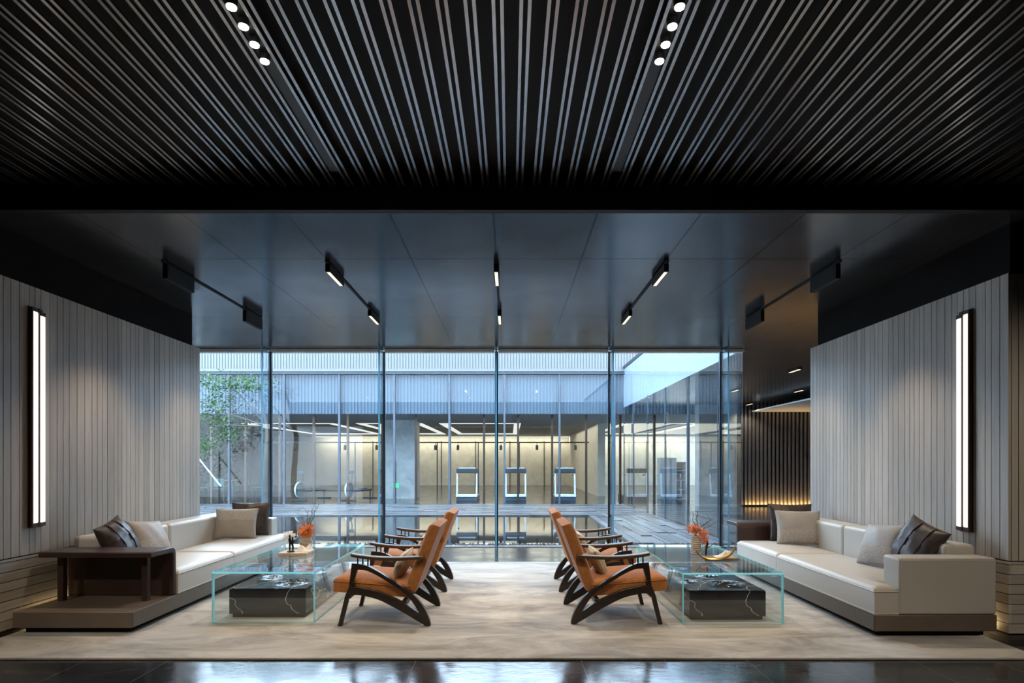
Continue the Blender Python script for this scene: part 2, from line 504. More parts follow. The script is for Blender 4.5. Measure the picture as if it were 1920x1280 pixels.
# ------------------------------------------------------------------ glazing
def pane(mb, x0, x1, y0, y1, z0, z1): mb.box(x0, x1, y0, y1, z0, z1)
MX = [-5.69, -3.865, -2.04, -.215, 1.61, 3.41]
for i in range(6):
    x0 = MX[i]; x1 = MX[i+1] if i < 5 else XC
    g = MB(); g.add([(x0+.012, YG+.02, .012), (x1-.012, YG+.02, .012), (x1-.012, YG+.02, CE-.06), (x0+.012, YG+.02, CE-.06)], [(0, 1, 2, 3)])
    w = struct(g.build('window_%d' % (i+1), M['glass']))
    m = MB(); m.box(x0-.026, x0+.026, YG, YG+.05, 0, CE-.03); m.build('mullion', M['mullion'], w)
    f = MB(); f.box(x0-.012, x0+.012, YG-.30, YG-.005, 0.0, CE-.005)
    f.mi = [1, 1, 1, 1, 0, 0]; f.build('glass_fin', [M['glass'], M['wedge']], w)
    t = MB(); t.box(x0-.03+(.06 if i else 0), x1-.03 if i < 5 else x1, YG-.06, YG+.06, CE-.05, CE-.002); t.build('header', M['header'], w, bevel=.004)
    t = MB(); t.box(x0, x1, YG-.01, YG+.05, 0, .012); t.build('sill', M['header'], w)
# right courtyard facade (glass side of the corridor)
ys = [YG+.02, 10.62, 12.44, 14.26, 16.08, 17.9, YF]
for i in range(6):
    g = MB(); g.add([(XC, ys[i], .03), (XC, ys[i+1], .03), (XC, ys[i+1], CE), (XC, ys[i], CE)], [(0, 1, 2, 3)])
    w = struct(g.build('window_%d' % (i+7), M['glass']))
    m = MB(); m.box(XC, XC+.04, ys[i+1]-.02, ys[i+1]+.02, 0, CE); m.build('mullion', M['greymetal'], w)
b = MB(); b.box(XC, XC+.06, YG-.05, YF, CE, 4.46)
struct(b.build('wall_right_spandrel', M['sidepane']))
b = MB(); b.box(XC-.03, XC+.12, YG-.05, YF+.1, 4.46, 4.54)
struct(b.build('trim_3', M['mullion']))
# front fascia above our glazing (outside)
b = MB(); b.box(-11, XC, YG-.03, YG+.06, CE, 4.4)
struct(b.build('wall_front_fascia', M['greymetal']))

# far facade
FX = [-11.1+1.82*k for k in range(9)]
for i in range(len(FX)):
    x0 = FX[i]; x1 = FX[i+1] if i+1 < len(FX) else XC+1.5
    g = MB(); g.add([(x0, YF, .02), (x1, YF, .02), (x1, YF, 4.28), (x0, YF, 4.28)], [(0, 1, 2, 3)])
    w = struct(g.build('window_%d' % (i+13), M['farglass']))
    m = MB(); m.box(x0-.03, x0+.03, YF-.04, YF+.06, 0, 4.28); m.build('mullion', M['greymetal'], w)
b = MB(); b.box(-16, 9, YF+.14, YF+.2, 2.99, 3.6+.75)
for k in range(220):
    x = -15.9 + k*.11
    b.box(x, x+.05, YF+.11, YF+.14, 2.99, 4.3)
struct(b.build('wall_far_spandrel', M['spandrel']))
b = MB(); b.box(-16, 9, YF-.02, YF+.3, 4.36, 5.35)
for k in range(260):
    x = -15.9 + k*.096
    b.box(x, x+.075, YF-.05, YF-.02, 4.46, 5.35)
b.box(-16, 9, YF-.14, YF, 4.36, 4.45)
struct(b.build('wall_far_parapet', M['white']))
b = MB(); b.box(-16, XC, YF-.1, YF+.1, 4.28, 4.36); struct(b.build('trim_4', M['mullion']))
b = MB()
for k in range(22):
    x = -14.8 + k*1.16
    b.box(x-.035, x+.035, YF+.55, YF+.65, 0, 2.99)
struct(b.build('trim_5', M['bronze']))

# gym behind
b = MB(); b.box(-16, 13, YF+.2, 41, 2.99, 3.1); struct(b.build('ceiling_gym', M['gymceil']))
b = MB(); b.box(-16, 13, 36, 36.2, 0, 3); struct(b.build('wall_gym_back', M['beigestone']))
b = MB()
for k in range(10): 
    x = -10.5+k*2.1; b.box(x-.02, x+.02, 35.95, 36, .0, 2.7)
struct(b.build('trim_6', M['bronze']))
b = MB(); b.box(-4.9, -3.6, 22.3, 23.4, 0, 2.99); struct(b.build('pillar', M['greystone']))
b = MB(); b.box(3.6, 3.9, 24, 36, 0, 2.99); struct(b.build('wall_gym_right', M['beigestone']))
b = MB(); b.box(-16.2, -16, YF+.3, 41, 0, 3); struct(b.build('wall_gym_left', M['greystone']))
# partition rail with posts
b = MB(); b.box(-11, 3.5, 25.98, 26.03, 2.24, 2.30)
for k in range(9): b.box(-10.5+k*1.82-.02, -10.5+k*1.82+.02, 25.98, 26.02, 0, 2.24)
struct(b.build('trim_7', M['mullion']))

# stone pier, ribbed wall and white soffit of the right corridor
b = MB(); b.box(5.9, 7.08, 18.3, 18.7, 0, CE); struct(b.build('wall_corridor_pier', M['greystone']))
b = MB(); b.box(7.08, 7.25, 18.45, 18.7, 0, CE); struct(b.build('wall_corridor_return', M['darkgrey']))
b = MB(); b.box(7.25, 12.8, 18.5, 18.7, 0, CE); struct(b.build('wall_corridor_end', M['darkwall']))
b = MB()
for k in range(44):
    x = 7.27+k*.125
    b.prism([(0, 0), (.055, 0), (.055, -.05), (0, -.05)], lambda p, t, x=x: (x+p[0], 18.499+p[1], t), .0, CE)
struct(b.build('wall_corridor_ribbed', M['ribs']))
b = MB(); b.box(7.6, 12.8, 12.5, 18.42, 2.96, 3.0); struct(b.build('ceiling_corridor_soffit', M['soffit']))

# ------------------------------------------------------------------ courtyard
b = MB(); b.box(-16, XC, YG+.06, YF, -.3, -.12); struct(b.build('ground_courtyard', M['darkgrey']))
b = MB(); b.add([(-16, YG+.45, -.03), (2.05, YG+.45, -.03), (2.05, 15.3, -.03), (-16, 15.3, -.03)], [(0, 1, 2, 3)])
o = b.build('pool_water', M['water']); tag(o, 'still dark reflecting pool in the courtyard behind the glass wall', 'pool', kind='structure')
rnd = random.Random(11)
b = MB()
y = 15.3
while y < YF-.12:
    w = rnd.choice((.10, .16, .22)); x = -16
    while x < XC:
        L = rnd.uniform(.8, 2.2); b.box(x+.006, min(x+L, XC)-.006, y+.006, y+w-.006, -.12, rnd.choice((-.004, 0, .006, -.008))); x += L
    y += w
x = 2.05
while x < XC-.1:
    w = rnd.choice((.10, .16, .22)); y = YG+.45
    while y < 15.28:
        L = rnd.uniform(.8, 2.2); b.box(x+.006, min(x+w, XC)-.006, y+.003, min(y+L, 15.29)-.003, -.12, rnd.choice((-.004, 0, .006, -.008))); y += L
    x += w
struct(b.build('ground_paving', M['pave']))
b = MB()
for k in range(2200):
    x = rnd.uniform(-6.5, XC-.05); y = rnd.uniform(YG+.09, YG+.44); r = rnd.uniform(.012, .026)
    b.add([(x-r, y, -.02), (x, y-r, -.02), (x+r, y, -.02), (x, y+r, -.02), (x+rnd.uniform(-.3, .3)*r, y, r*.7)], [(0, 1, 4), (1, 2, 4), (2, 3, 4), (3, 0, 4)])
b.box(-11, XC, YG+.06, YG+.45, -.12, -.02)
o = b.build('gravel_strip', M['gravel']); tag(o, 'strip of grey pebbles along the foot of the glass wall', 'gravel', kind='stuff')

# ------------------------------------------------------------------ rug
b = MB(); b.box(-3.9, 3.66, 4.02, 7.94, .001, .016)
rug = tag(b.build('rug', M['rug'], bevel=.004), 'large mottled beige rug under both sofas, chairs and tables', 'rug')
RZ = .0165

# ------------------------------------------------------------------ sofas
def make_sofa():
    root = empty('sofa')
    b = MB(); b.box(-.42, .40, -1.60, 1.60, 0, .045); b.build('plinth', M['black'], root)
    b = MB(); b.box(-.47, .465, -1.67, 1.67, .045, .17); b.build('base', M['taupe'], root, bevel=.006)
    b = MB(); b.box(.4652, .472, -1.665, 1.665, .05, .166); b.build('woven_band', M['weave'], root)
    zs = .171
    # seat cushions
    us = edge_steps(-.215, .47, 14); vs = edge_steps(-1.045, .015, 20)
    b = MB(); b.slab(rect_cells(us, vs), us, vs, .21, .035, .028, lambda u, v, w: (u, v, zs+w))
    c1 = b.build('seat_cushion', M['cream'], root, smooth=True, angle=50)
    def pipe(pts, par, z):
        p = MB(); p.tube([(x, y, z) for x, y in pts], .0045, 6, closed=True); p.build('piping', M['piping'], par, smooth=True)
    def densify(poly, n=14):
        out = []
        for i in range(len(poly)):
            a, c = poly[i], poly[(i+1) % len(poly)]
            for k in range(n): out.append((a[0]+(c[0]-a[0])*k/n, a[1]+(c[1]-a[1])*k/n))
        return out
    pipe(densify([(-.215, -1.045), (.472, -1.045), (.472, .015), (-.215, .015)]), c1, zs+.178)
    pipe(densify([(-.215, -1.045), (.472, -1.045), (.472, .015), (-.215, .015)]), c1, zs+.012)
    us = sorted(set(edge_steps(-.215, .285, 10) + edge_steps(.285, .47, 3)))
    us = [u for i, u in enumerate(us) if i == 0 or u-us[i-1] > .002]
    vs = sorted(set(edge_steps(.02, 1.465, 24) + edge_steps(1.465, 1.67, 4)))
    iu = min(range(len(us)), key=lambda i: abs(us[i]-.285)); jv = min(range(len(vs)), key=lambda i: abs(vs[i]-1.465))
    cells = {(i, j) for i in range(len(us)-1) for j in range(len(vs)-1) if i >= iu or j < jv}
    b = MB(); b.slab(cells, us, vs, .21, .035, .028, lambda u, v, w: (u, v, zs+w))
    c2 = b.build('seat_cushion', M['cream'], root, smooth=True, angle=50)
    poly = [(-.215, .02), (.472, .02), (.472, 1.672), (.285, 1.672), (.285, 1.465), (-.215, 1.465)]
    pipe(densify(poly), c2, zs+.178); pipe(densify(poly), c2, zs+.012)
    # backrests
    for v0, v1 in ((-1.045, .015), (.02, 1.465)):
        b = MB(); b.box(-.47, -.22, v0, v1, zs, .685); o = b.build('backrest', M['cream'], root, bevel=.035, seg=4)
    # padded arm
    b = MB(); b.box(-.47, .28, 1.47, 1.67, zs, .607); a = b.build('armrest', M['cream'], root, bevel=.02, seg=3)
    p = MB()
    p.tube([(-.455, 1.664, .60), (.262, 1.664, .60), (.277, 1.664, .585), (.277, 1.664, .18)], .0045, 6)
    p.tube([(.274, 1.478, .59), (.274, 1.655, .60)], .0045, 6)
    p.build('piping', M['piping'], a, smooth=True)
    # folded leather shelf arm
    prof_o = [(-1.42, .60), (-1.12, .60), (-1.085, .592), (-1.062, .572), (-1.053, .54), (-1.050, zs)]
    prof_i = [(-1.42, .553), (-1.13, .553), (-1.112, .549), (-1.100, .54), (-1.095, .525), (-1.092, zs)]
    b = MB(); b.strip_prism(prof_o, prof_i, lambda p, t: (t, p[0], p[1]), -.47, .46)
    sh = b.build('shelf_arm', M['brown'], root, bevel=.008, seg=2)
    for u in (-.38, .33):
        b = MB(); b.box(u-.025, u+.025, -1.30, -1.25, zs, .552); b.build('leg', M['brown'], root, bevel=.004)
    return root
sofa = make_sofa()
sofa.location = (-3.415, 6.25, RZ)
tag(sofa, 'long cream leather sofa along the left oak wall, brown shelf arm at its near end', 'sofa', 'cream leather sofas')
s2 = copy_tree(sofa); s2.location = (3.26, 6.16, RZ); s2.rotation_euler.z = PI
tag(s2, 'long cream leather sofa along the right oak wall, padded cream arm at its near end', 'sofa', 'cream leather sofas')

# ------------------------------------------------------------------ pillows
def make_pillow(name, w, h, t, mats, split=None, straps=False, n=18, puff=.42):
    """stands on its lower edge, width along x, thickness along y. split: fraction of the height below/above which the knit panel shows"""
    def P(a, c, side, off=0):
        # a, c in -1..1
        pin = 1 - .07*(1-abs(a)**2)*abs(c)**3
        pin2 = 1 - .07*(1-abs(c)**2)*abs(a)**3
        x = a*w/2*pin2; z = h/2 + c*h/2*pin
        th = ((1-a*a)**puff)*((1-c*c)**puff)
        wr = .006*math.sin(9*a+4*c)*th + .004*math.sin(15*c-6*a)*th
        return (x, side*(t/2*th + wr*.6 + off), z)
    b = MB()
    q = [math.sin(PI/2*(-1+2*i/n)) for i in range(n+1)]
    for side in (-1, 1):
        vs = [P(a, c, side) for c in q for a in q]
        fs = []
        for j in range(n):
            for i in range(n):
                fs.append((j*(n+1)+i, j*(n+1)+i+1, (j+1)*(n+1)+i+1, (j+1)*(n+1)+i))
        o0 = len(b.f); b.add(vs, fs)
        if split:
            lo, hi = split
            for idx in range(n*n):
                cj = (q[idx//n]+q[idx//n+1])/2
                if lo <= cj <= hi: b.mi[o0+idx] = 1
    o = b.build(name, mats, smooth=True, angle=80)
    sm = MB(); per = [(-1+2*i/16, -1) for i in range(16)] + [(1, -1+2*i/16) for i in range(16)] + [(1-2*i/16, 1) for i in range(16)] + [(-1, 1-2*i/16) for i in range(16)]
    sm.tube([P(a, c, 1) for a, c in per], .004, 6, closed=True); sm.build('seam', mats[0], o, smooth=True)
    if straps:
        for (horiz, pos, wd, off) in ((True, .30, .17, .006), (True, -.34, .17, .006), (False, -.28, .16, .012), (False, .36, .16, .012)):
            sb = MB()
            for side in (-1, 1):
                k = 20; qq = [-.985+1.97*i/k for i in range(k+1)]
                vs = []
                for e in (-wd, -wd, 0, wd, wd):
                    pass
                rows = [(-wd, -.004), (-wd, off), (0, off), (wd, off), (wd, -.004)]
                for e, of in rows:
                    for s_ in qq:
                        a, c = (s_, pos+e) if horiz else (pos+e, s_)
                        vs.append(P(a, c, side, of))
                m_ = k+1
                sb.add(vs, [(r*m_+i, r*m_+i+1, (r+1)*m_+i+1, (r+1)*m_+i) for r in range(len(rows)-1) for i in range(k)])
            sb.build('strap', mats[0], o, smooth=True, angle=30)
    return o
def place(o, loc, yaw, lean, roll=0):
    """lean: tilt backwards about the lower edge; yaw: heading of the front (-y) side; roll about the facing axis"""
    zs = [v.co.z for v in o.data.vertices]; hc = (max(zs)+min(zs))/2
    rm = Matrix.Rotation(roll, 4, 'Y')
    low = min((rm @ (v.co-Vector((0, 0, hc)))).z for v in o.data.vertices)
    m = Matrix.Translation(loc) @ Matrix.Rotation(yaw, 4, 'Z') @ Matrix.Rotation(-lean, 4, 'X') @ Matrix.Translation((0, 0, -low*(.93 if roll else 1))) @ rm @ Matrix.Translation((0, 0, -hc))
    o.location = m.to_translation(); o.rotation_euler = m.to_euler()
    return o
ST = .42      # top of the seat cushions
bp = [M['brownp']]
# front of a pillow is its -y side.  yaw 90deg -> faces +x, -90deg -> faces -x
p = make_pillow('throw_pillow', .42, .42, .17, bp, straps=True)
tag(place(p, (-3.46, 5.36, ST+.003), R(92), R(26), R(-14)), 'dark brown leather patch pillow nearest the shelf arm of the left sofa', 'pillow', 'sofa pillows')
p = make_pillow('throw_pillow', .44, .40, .16, [M['beigep'], M['knit']], split=(-1, -.25))
tag(place(p, (-3.43, 5.74, ST+.003), R(84), R(28), R(6)), 'beige satin pillow with nubby lower band, beside brown leather pillow on left sofa', 'pillow', 'sofa pillows')
p = make_pillow('throw_pillow', .50, .38, .17, [M['beigep'], M['knit']], split=(.25, 1))
tag(place(p, (-3.38, 7.20, ST+.003), R(8), R(18)), 'beige pillow with nubby top band at the window end of the left sofa', 'pillow', 'sofa pillows')
p = make_pillow('throw_pillow', .46, .44, .15, bp, straps=True)
tag(place(p, (-3.33, 7.50, ST+.003), R(14), R(17)), 'brown leather strap pillow behind the beige one, far end of left sofa', 'pillow', 'sofa pillows')
p = make_pillow('throw_pillow', .50, .45, .16, bp, straps=True)
tag(place(p, (3.36, 6.98, ST+.003), R(-8), R(14)), 'brown leather strap pillow against the dark shelf arm of the right sofa', 'pillow', 'sofa pillows')
p = make_pillow('throw_pillow', .48, .40, .17, [M['greyp'], M['knit']], split=(-1, -.1))
tag(place(p, (3.30, 6.68, ST+.003), R(-14), R(20)), 'light grey pillow with nubby lower half, window end of right sofa', 'pillow', 'sofa pillows')
p = make_pillow('throw_pillow', .44, .40, .17, [M['greyp'], M['knit']], split=(-1, -.1))
tag(place(p, (3.28, 5.30, ST+.003), R(-82), R(24), R(-5)), 'light grey nubby pillow beside the padded near arm of the right sofa', 'pillow', 'sofa pillows')
p = make_pillow('throw_pillow', .43, .43, .17, bp, straps=True)
tag(place(p, (3.34, 4.95, ST+.003), R(-80), R(24), R(18)), 'dark brown leather pillow leaning behind the near arm of the right sofa', 'pillow', 'sofa pillows')

# ------------------------------------------------------------------ armchairs
def cp(x, y): return ((x-545)/1048.0, (1175-y)/1048.0)
def curve(pts, n=5):
    """Catmull-Rom through points"""
    out = []
    P_ = [pts[0]] + list(pts) + [pts[-1]]
    for i in range(1, len(P_)-2):
        for k in range(n):
            t = k/n
            out.append(tuple(.5*((2*P_[i][d]) + (-P_[i-1][d]+P_[i+1][d])*t + (2*P_[i-1][d]-5*P_[i][d]+4*P_[i+1][d]-P_[i+2][d])*t*t + (-P_[i-1][d]+3*P_[i][d]-3*P_[i+1][d]+P_[i+2][d])*t**3) for d in (0, 1)))
    out.append(tuple(pts[-1])); return out
def make_chair():
    root = empty('armchair')
    fn = lambda p, t: (p[0], t, p[1])
    C = lambda L: [cp(*q) for q in L]
    for y0, y1 in ((-.36, -.315), (.315, .36)):
        b = MB(); b.prism(C([(150, 1175), (184, 1175), (247, 930), (318, 690), (270, 640), (246, 840), (212, 920)]), fn, y0, y1)
        b.build('leg', M['walnut'], root, bevel=.004)
        top = curve(C([(268, 636), (380, 650), (480, 697), (590, 765), (700, 835), (800, 905), (880, 1000), (928, 1095), (945, 1160), (940, 1172)]))
        bot = curve(C([(312, 690), (390, 697), (480, 735), (580, 795), (680, 860), (765, 935), (825, 1020), (868, 1100), (893, 1160), (906, 1174)]))
        b = MB(); b.strip_prism(top, bot, fn, y0, y1); b.build('rear_leg', M['walnut'], root, bevel=.004)
        top = curve(C([(262, 842), (330, 842), (420, 858), (520, 886), (620, 928), (720, 978), (810, 1040), (876, 1092)]))
        bot = curve(C([(244, 930), (300, 908), (400, 922), (500, 950), (600, 998), (700, 1052), (800, 1112), (905, 1174)]))
        b = MB(); b.strip_prism(top, bot, fn, y0+.004, y1-.004); b.build('stretcher', M['walnut'], root, bevel=.003)
        top = curve(C([(262, 550), (350, 565), (500, 580), (650, 583), (800, 577), (895, 571)]))
        bot = curve(C([(264, 579), (350, 594), (500, 610), (650, 614), (800, 606), (890, 597)]))
        yc = (y0+y1)/2
        b = MB(); b.strip_prism(top, bot, fn, yc-.034, yc+.034); b.build('armrest', M['walnuttop'], root, bevel=.006)
        for x, ya, yb in ((317, 588, 645), (361, 594, 652), (405, 598, 662)):
            b = MB(); q0, q1 = cp(x, ya), cp(x, yb)
            b.tube([(q0[0], yc, q0[1]), (q1[0], yc, q1[1])], .0065, 8); b.build('spindle', M['walnut'], root, smooth=True)
    for x, z in ((-.30, .262), (.16, .20)):
        b = MB(); b.box(x-.02, x+.02, -.318, .318, z-.045, z); b.build('rail', M['walnut'], root, bevel=.003)
    # seat
    us = edge_steps(-.425, .205, 12, .02); vs = edge_steps(-.31, .31, 12, .02)
    b = MB(); b.slab(rect_cells(us, vs), us, vs, .105, .018, .062, lambda u, v, w: (u, v, .272 - (u+.425)*.075 + w))
    s_ = b.build('seat', M['orange'], root, smooth=True, angle=60)
    pm_ = MB(); zt = lambda u: .272-(u+.425)*.075+.088
    per = [(u, -.312) for u in lin(-.427, .205, 14)] + [(.207, v) for v in lin(-.312, .312, 14)] + [(u, .312) for u in lin(.205, -.427, 14)] + [(-.427, v) for v in lin(.312, -.312, 14)]
    pm_.tube([(u, v, zt(u)) for i, (u, v) in enumerate(per) if i == 0 or (u, v) != per[i-1]], .004, 6, closed=True)
    pm_.build('piping', M['orange'], s_, smooth=True)
    # back
    up = Vector((.353, 0, .936)); nf = Vector((-.936, 0, .353)); base = Vector((.232, 0, .275))
    us = edge_steps(0, .575, 12, .03); vs = edge_steps(-.31, .31, 12, .03)
    b = MB(); b.slab(rect_cells(us, vs), us, vs, .085, .03, .03, lambda u, v, w: tuple(base + up*u + nf*(w-.02) + Vector((0, v, 0))))
    b.build('backrest', M['orange'], root, smooth=True, angle=60)
    return root
ch = make_chair()
LX, RX = -1.032, .888
spots = [(LX, 5.155, 0, 'orange armchair with dark curved arms, near one of the left pair'),
         (LX, 6.42, 0, 'orange armchair with dark curved arms, far one of the left pair'),
         (RX, 5.21, PI, 'orange armchair with dark curved arms, near one of the right pair'),
         (RX, 6.42, PI, 'orange armchair with dark curved arms, far one of the right pair')]
for i, (x, y, rz, lab) in enumerate(spots):
    o = ch if i == 0 else copy_tree(ch)
    o.location = (x, y, RZ); o.rotation_euler.z = rz
    tag(o, lab, 'armchair', 'orange armchairs')
    q = make_pillow('lumbar_pillow', .42, .24, .11, [M['goldp']], n=14)
    sg = 1 if rz == 0 else -1
    place(q, (x + sg*.055, y - sg*.05, RZ+.352), R(-90) if rz == 0 else R(90), R(24))
    tag(q, 'straw coloured lumbar pillow on the ' + lab.split(', ')[1].replace('one of', 'chair of') + ' of armchairs', 'pillow', 'armchair pillows')

# ------------------------------------------------------------------ glass tables and marble blocks
def glass_box(x0, x1, y0, y1, h, label):
    t = .016
    root = empty('coffee_table', ((x0+x1)/2, (y0+y1)/2, RZ), 0, label, 'coffee table', 'glass box coffee tables')
    a, c = (x1-x0)/2, (y1-y0)/2
    def panel(name, bx, thin):
        b = MB(); b.box(*bx)
        # faces: z0 z1 y0 y1 x0 x1
        for i, ax in enumerate((2, 2, 1, 1, 0, 0)): b.mi[i] = 0 if ax == thin else 1
        b.build(name, [M['tglass'], M['tedge']], root)
    panel('glass_top', (-a, a, -c, c, h-t, h), 2)
    panel('glass_end', (-a, a, -c, -c+t, 0, h-t-.0005), 1)
    panel('glass_end', (-a, a, c-t, c, 0, h-t-.0005), 1)
    panel('glass_side', (-a, -a+t, -c+t+.0005, c-t-.0005, 0, h-t-.0005), 0)
    panel('glass_side', (a-t, a, -c+t+.0005, c-t-.0005, 0, h-t-.0005), 0)
    return root
TH = .425
glass_box(-2.495, -1.634, 4.91, 6.59, TH, 'clear glass box coffee table in front of the left sofa')
glass_box(1.432, 2.272, 4.863, 6.543, TH, 'clear glass box coffee table in front of the right sofa')
def marble_block(x0, x1, y0, y1, label, rings):
    root = empty('marble_block', ((x0+x1)/2, (y0+y1)/2, RZ), 0, label, 'marble block', 'black marble blocks')
    a, c = (x1-x0)/2, (y1-y0)/2; zt = .252
    b = MB(); b.box(-a+.02, a-.02, -c+.02, c-.02, 0, .035); b.build('plinth', M['black'], root)
    b = MB()
    n1, n2 = 70, 150
    def hz(x, y):
        z = 0
        for (rx, ry, R0, amp) in rings:
            d = math.hypot(x-rx, y-ry)
            if d < R0:
                z += amp*math.cos(d/R0*2*PI*4.5)*(1-(d/R0)**2)
        return z
    xs = lin(-a, a, n1); ysl = lin(-c, c, n2)
    vs = [(x, y, zt + (0 if i in (0, n1) or j in (0, n2) else hz(x, y))) for j, y in enumerate(ysl) for i, x in enumerate(xs)]
    fs = [(j*(n1+1)+i, j*(n1+1)+i+1, (j+1)*(n1+1)+i+1, (j+1)*(n1+1)+i) for j in range(n2) for i in range(n1)]
    b.add(vs, fs)
    b.build('ripple_top', M['marble'], root, smooth=True)
    s_ = MB(); s_.box(-a, a, -c, c, .035, zt-.006); s_.build('body', M['marble'], root)
    return root
marble_block(-2.42, -1.76, 5.06, 6.42, 'black veined marble block inside the left glass table', [(.12, -.42, .20, .006), (-.16, -.18, .15, .005), (.10, .15, .22, .006), (-.12, .45, .17, .005), (.24, .5, .1, .004)])
marble_block(1.525, 2.172, 4.98, 6.35, 'black veined marble block inside the right glass table', [(.08, -.42, .22, .006), (-.22, -.30, .13, .005), (.05, -.02, .17, .006), (-.14, .30, .18, .005), (.18, .46, .12, .004)])

# ------------------------------------------------------------------ table decor
TT = RZ + TH + .0005
def rib_vase(name, x, y, h, r, label, n=11):
    prof = [(r*.70, 0)]
    for i in range(n*4+1):
        t = i/(n*4); body = r*(.78+.22*math.sin(t*PI*.95+.25))
        prof.append((body*(1+.085*math.sin(t*n*2*PI)), .004+t*(h-.004)))
    prof += [(r*.72, h), (r*.62, h*.94), (r*.6, h*.5), (r*.55, h*.1)]
    b = MB(); b.lathe(prof, k=28, wob=.03, ph=.5)
    o = b.build(name, M['ceramic'], smooth=True, angle=70, loc=(x, y, TT))
    return tag(o, label, 'vase', 'ribbed vases')
def blossoms(b, cx, cy, cz, rx, rz, n, rr, size=.016):
    for k in range(n):
        d = Vector((rr.gauss(0, 1), rr.gauss(0, 1), rr.gauss(0, 1))).normalized()*(rr.random()**.4)
        c = Vector((cx+d.x*rx, cy+d.y*rx, cz+d.z*rz))
        nrm = (d + Vector((rr.uniform(-.6, .6), rr.uniform(-.6, .6), rr.uniform(-.2, .8)))).normalized()
        a = nrm.orthogonal().normalized(); e = nrm.cross(a); ph = rr.uniform(0, 6)
        vs = [c]; fs = []
        for j in range(5):
            t = ph+2*PI*j/5; t1 = t-.45; t2 = t+.45
            L = size*rr.uniform(.8, 1.3)
            i0 = len(vs)
            vs += [c+(a*math.cos(t1)+e*math.sin(t1))*L*.7+nrm*L*.25, c+(a*math.cos(t)+e*math.sin(t))*L*1.15+nrm*L*.45, c+(a*math.cos(t2)+e*math.sin(t2))*L*.7+nrm*L*.25]
            fs.append((0, i0, i0+1, i0+2))
        b.add(vs, fs)
def twigs(parent, base, tips, rr, rad=.0045):
    for tp in tips:
        b = MB(); p0 = Vector(base); p1 = Vector(tp); pts = []
        for i in range(8):
            t = i/7; pts.append(p0.lerp(p1, t)+Vector((rr.uniform(-.01, .01), rr.uniform(-.01, .01), 0))*(1 if 0 < i else 0))
        b.tube(pts, [rad*(1-.6*i/7) for i in range(8)], 6)
        for q in (3, 4, 5, 6):
            s_ = pts[q]; d = Vector((rr.uniform(-.06, .06), rr.uniform(-.05, .05), rr.uniform(.02, .07)))
            b.tube([s_, s_+d*.5+Vector((rr.uniform(-.008, .008), 0, .004)), s_+d], [rad*.5, rad*.4, rad*.25], 5)
        b.build('twig', M['twig'], parent, smooth=True)
rr = random.Random(21)
VX, VY = -2.13, 6.13
rib_vase('vase', VX, VY, .15, .062, 'beige ribbed vase on the left glass table holding orange blooms')
fl = empty('flower_arrangement', (VX, VY, TT+.15), 0, 'round orange flower cluster with bare upright twigs in the left vase', 'flowers', 'vase flowers')
b = MB(); blossoms(b, .0, 0, .055, .085, .075, 170, rr); b.build('blossoms', M['flower'], fl)
b = MB(); b.tube([(0, 0, -.13), (.005, 0, -.05), (0, 0, .03)], .008, 7); b.build('stems', M['twig'], fl, smooth=True)
twigs(fl, (0, 0, .02), [(.13, .02, .33), (.03, .0, .27), (-.05, .02, .22), (.08, -.03, .29)], rr)
b = MB(); blossoms(b, 0, 0, .062, .075, .05, 90, rr, .015)
wf = empty('white_flower_ball', (-2.30, 6.12, TT), 0, 'small white dried bloom standing left of the orange flowers', 'flowers')
b.build('blossoms', M['wflower'], wf, loc=(0, 0, .085))
b = MB(); b.lathe([(.03, 0), (.032, .004), (.006, .012), (.004, .15)], k=12); b.build('stem', M['twig'], wf, smooth=True)
b = MB(); b.box(-.14, .14, -.13, .13, 0, .03)
tag(b.build('stone_slab', M['trav'], bevel=.004, loc=(-2.13, 5.86, TT)), 'travertine slab on the left glass table under the dark figurine', 'slab')
fg = empty('figurine', (-2.165, 5.80, TT+.0305), 0, 'slim dark bronze figurine of two standing forms on the travertine slab', 'figurine')
b = MB(); b.lathe([(.035, 0), (.035, .012), (.03, .014)], k=18); b.build('base', M['darkbronze'], fg, smooth=True)
for dx, hh in ((-.012, .17), (.018, .15)):
    b = MB(); b.tube([(dx, 0, .01), (dx*1.1, .004, hh*.3), (dx*.7, 0, hh*.55), (dx, .002, hh*.72), (dx*.9, 0, hh*.82), (dx*.9, 0, hh*.88), (dx*.9, 0, hh*.95), (dx*.9, 0, hh)],
                     [.007, .009, .012, .015, .008, .009, .010, .003], 10); b.build('figure', M['darkbronze'], fg, smooth=True)
def rock(name, loc, w, d, h, label, seed):
    r2 = random.Random(seed); n = 14; m = 9; b = MB()
    peaks = [(r2.uniform(.15, .85), r2.uniform(.3, .7), r2.uniform(.5, 1)) for _ in range(5)]
    def z(u, v):
        e = min(1, 6*min(u, 1-u, v, 1-v))
        return h*e*max([pk[2]*max(0, 1-2.6*math.hypot(u-pk[0], (v-pk[1])*.8)) for pk in peaks]+[.12]) 
    vs = [((i/n-.5)*w, (j/m-.5)*d, z(i/n, j/m)) for j in range(m+1) for i in range(n+1)]
    fs = [(j*(n+1)+i, j*(n+1)+i+1, (j+1)*(n+1)+i+1, (j+1)*(n+1)+i) for j in range(m) for i in range(n)]
    k = len(vs); vs += [((i/n-.5)*w, (j/m-.5)*d, 0) for j, i in ((0, 0), (0, n), (m, n), (m, 0))]
    fs.append((k, k+3, k+2, k+1)); b.add(vs, fs)
    return tag(b.build(name, M['whitestone'], loc=loc), label, 'stone', 'white display stones')
rock('white_stone', (-2.06, 5.90, TT+.0305), .15, .12, .085, 'jagged white stone on the travertine slab behind the figurine', 4)
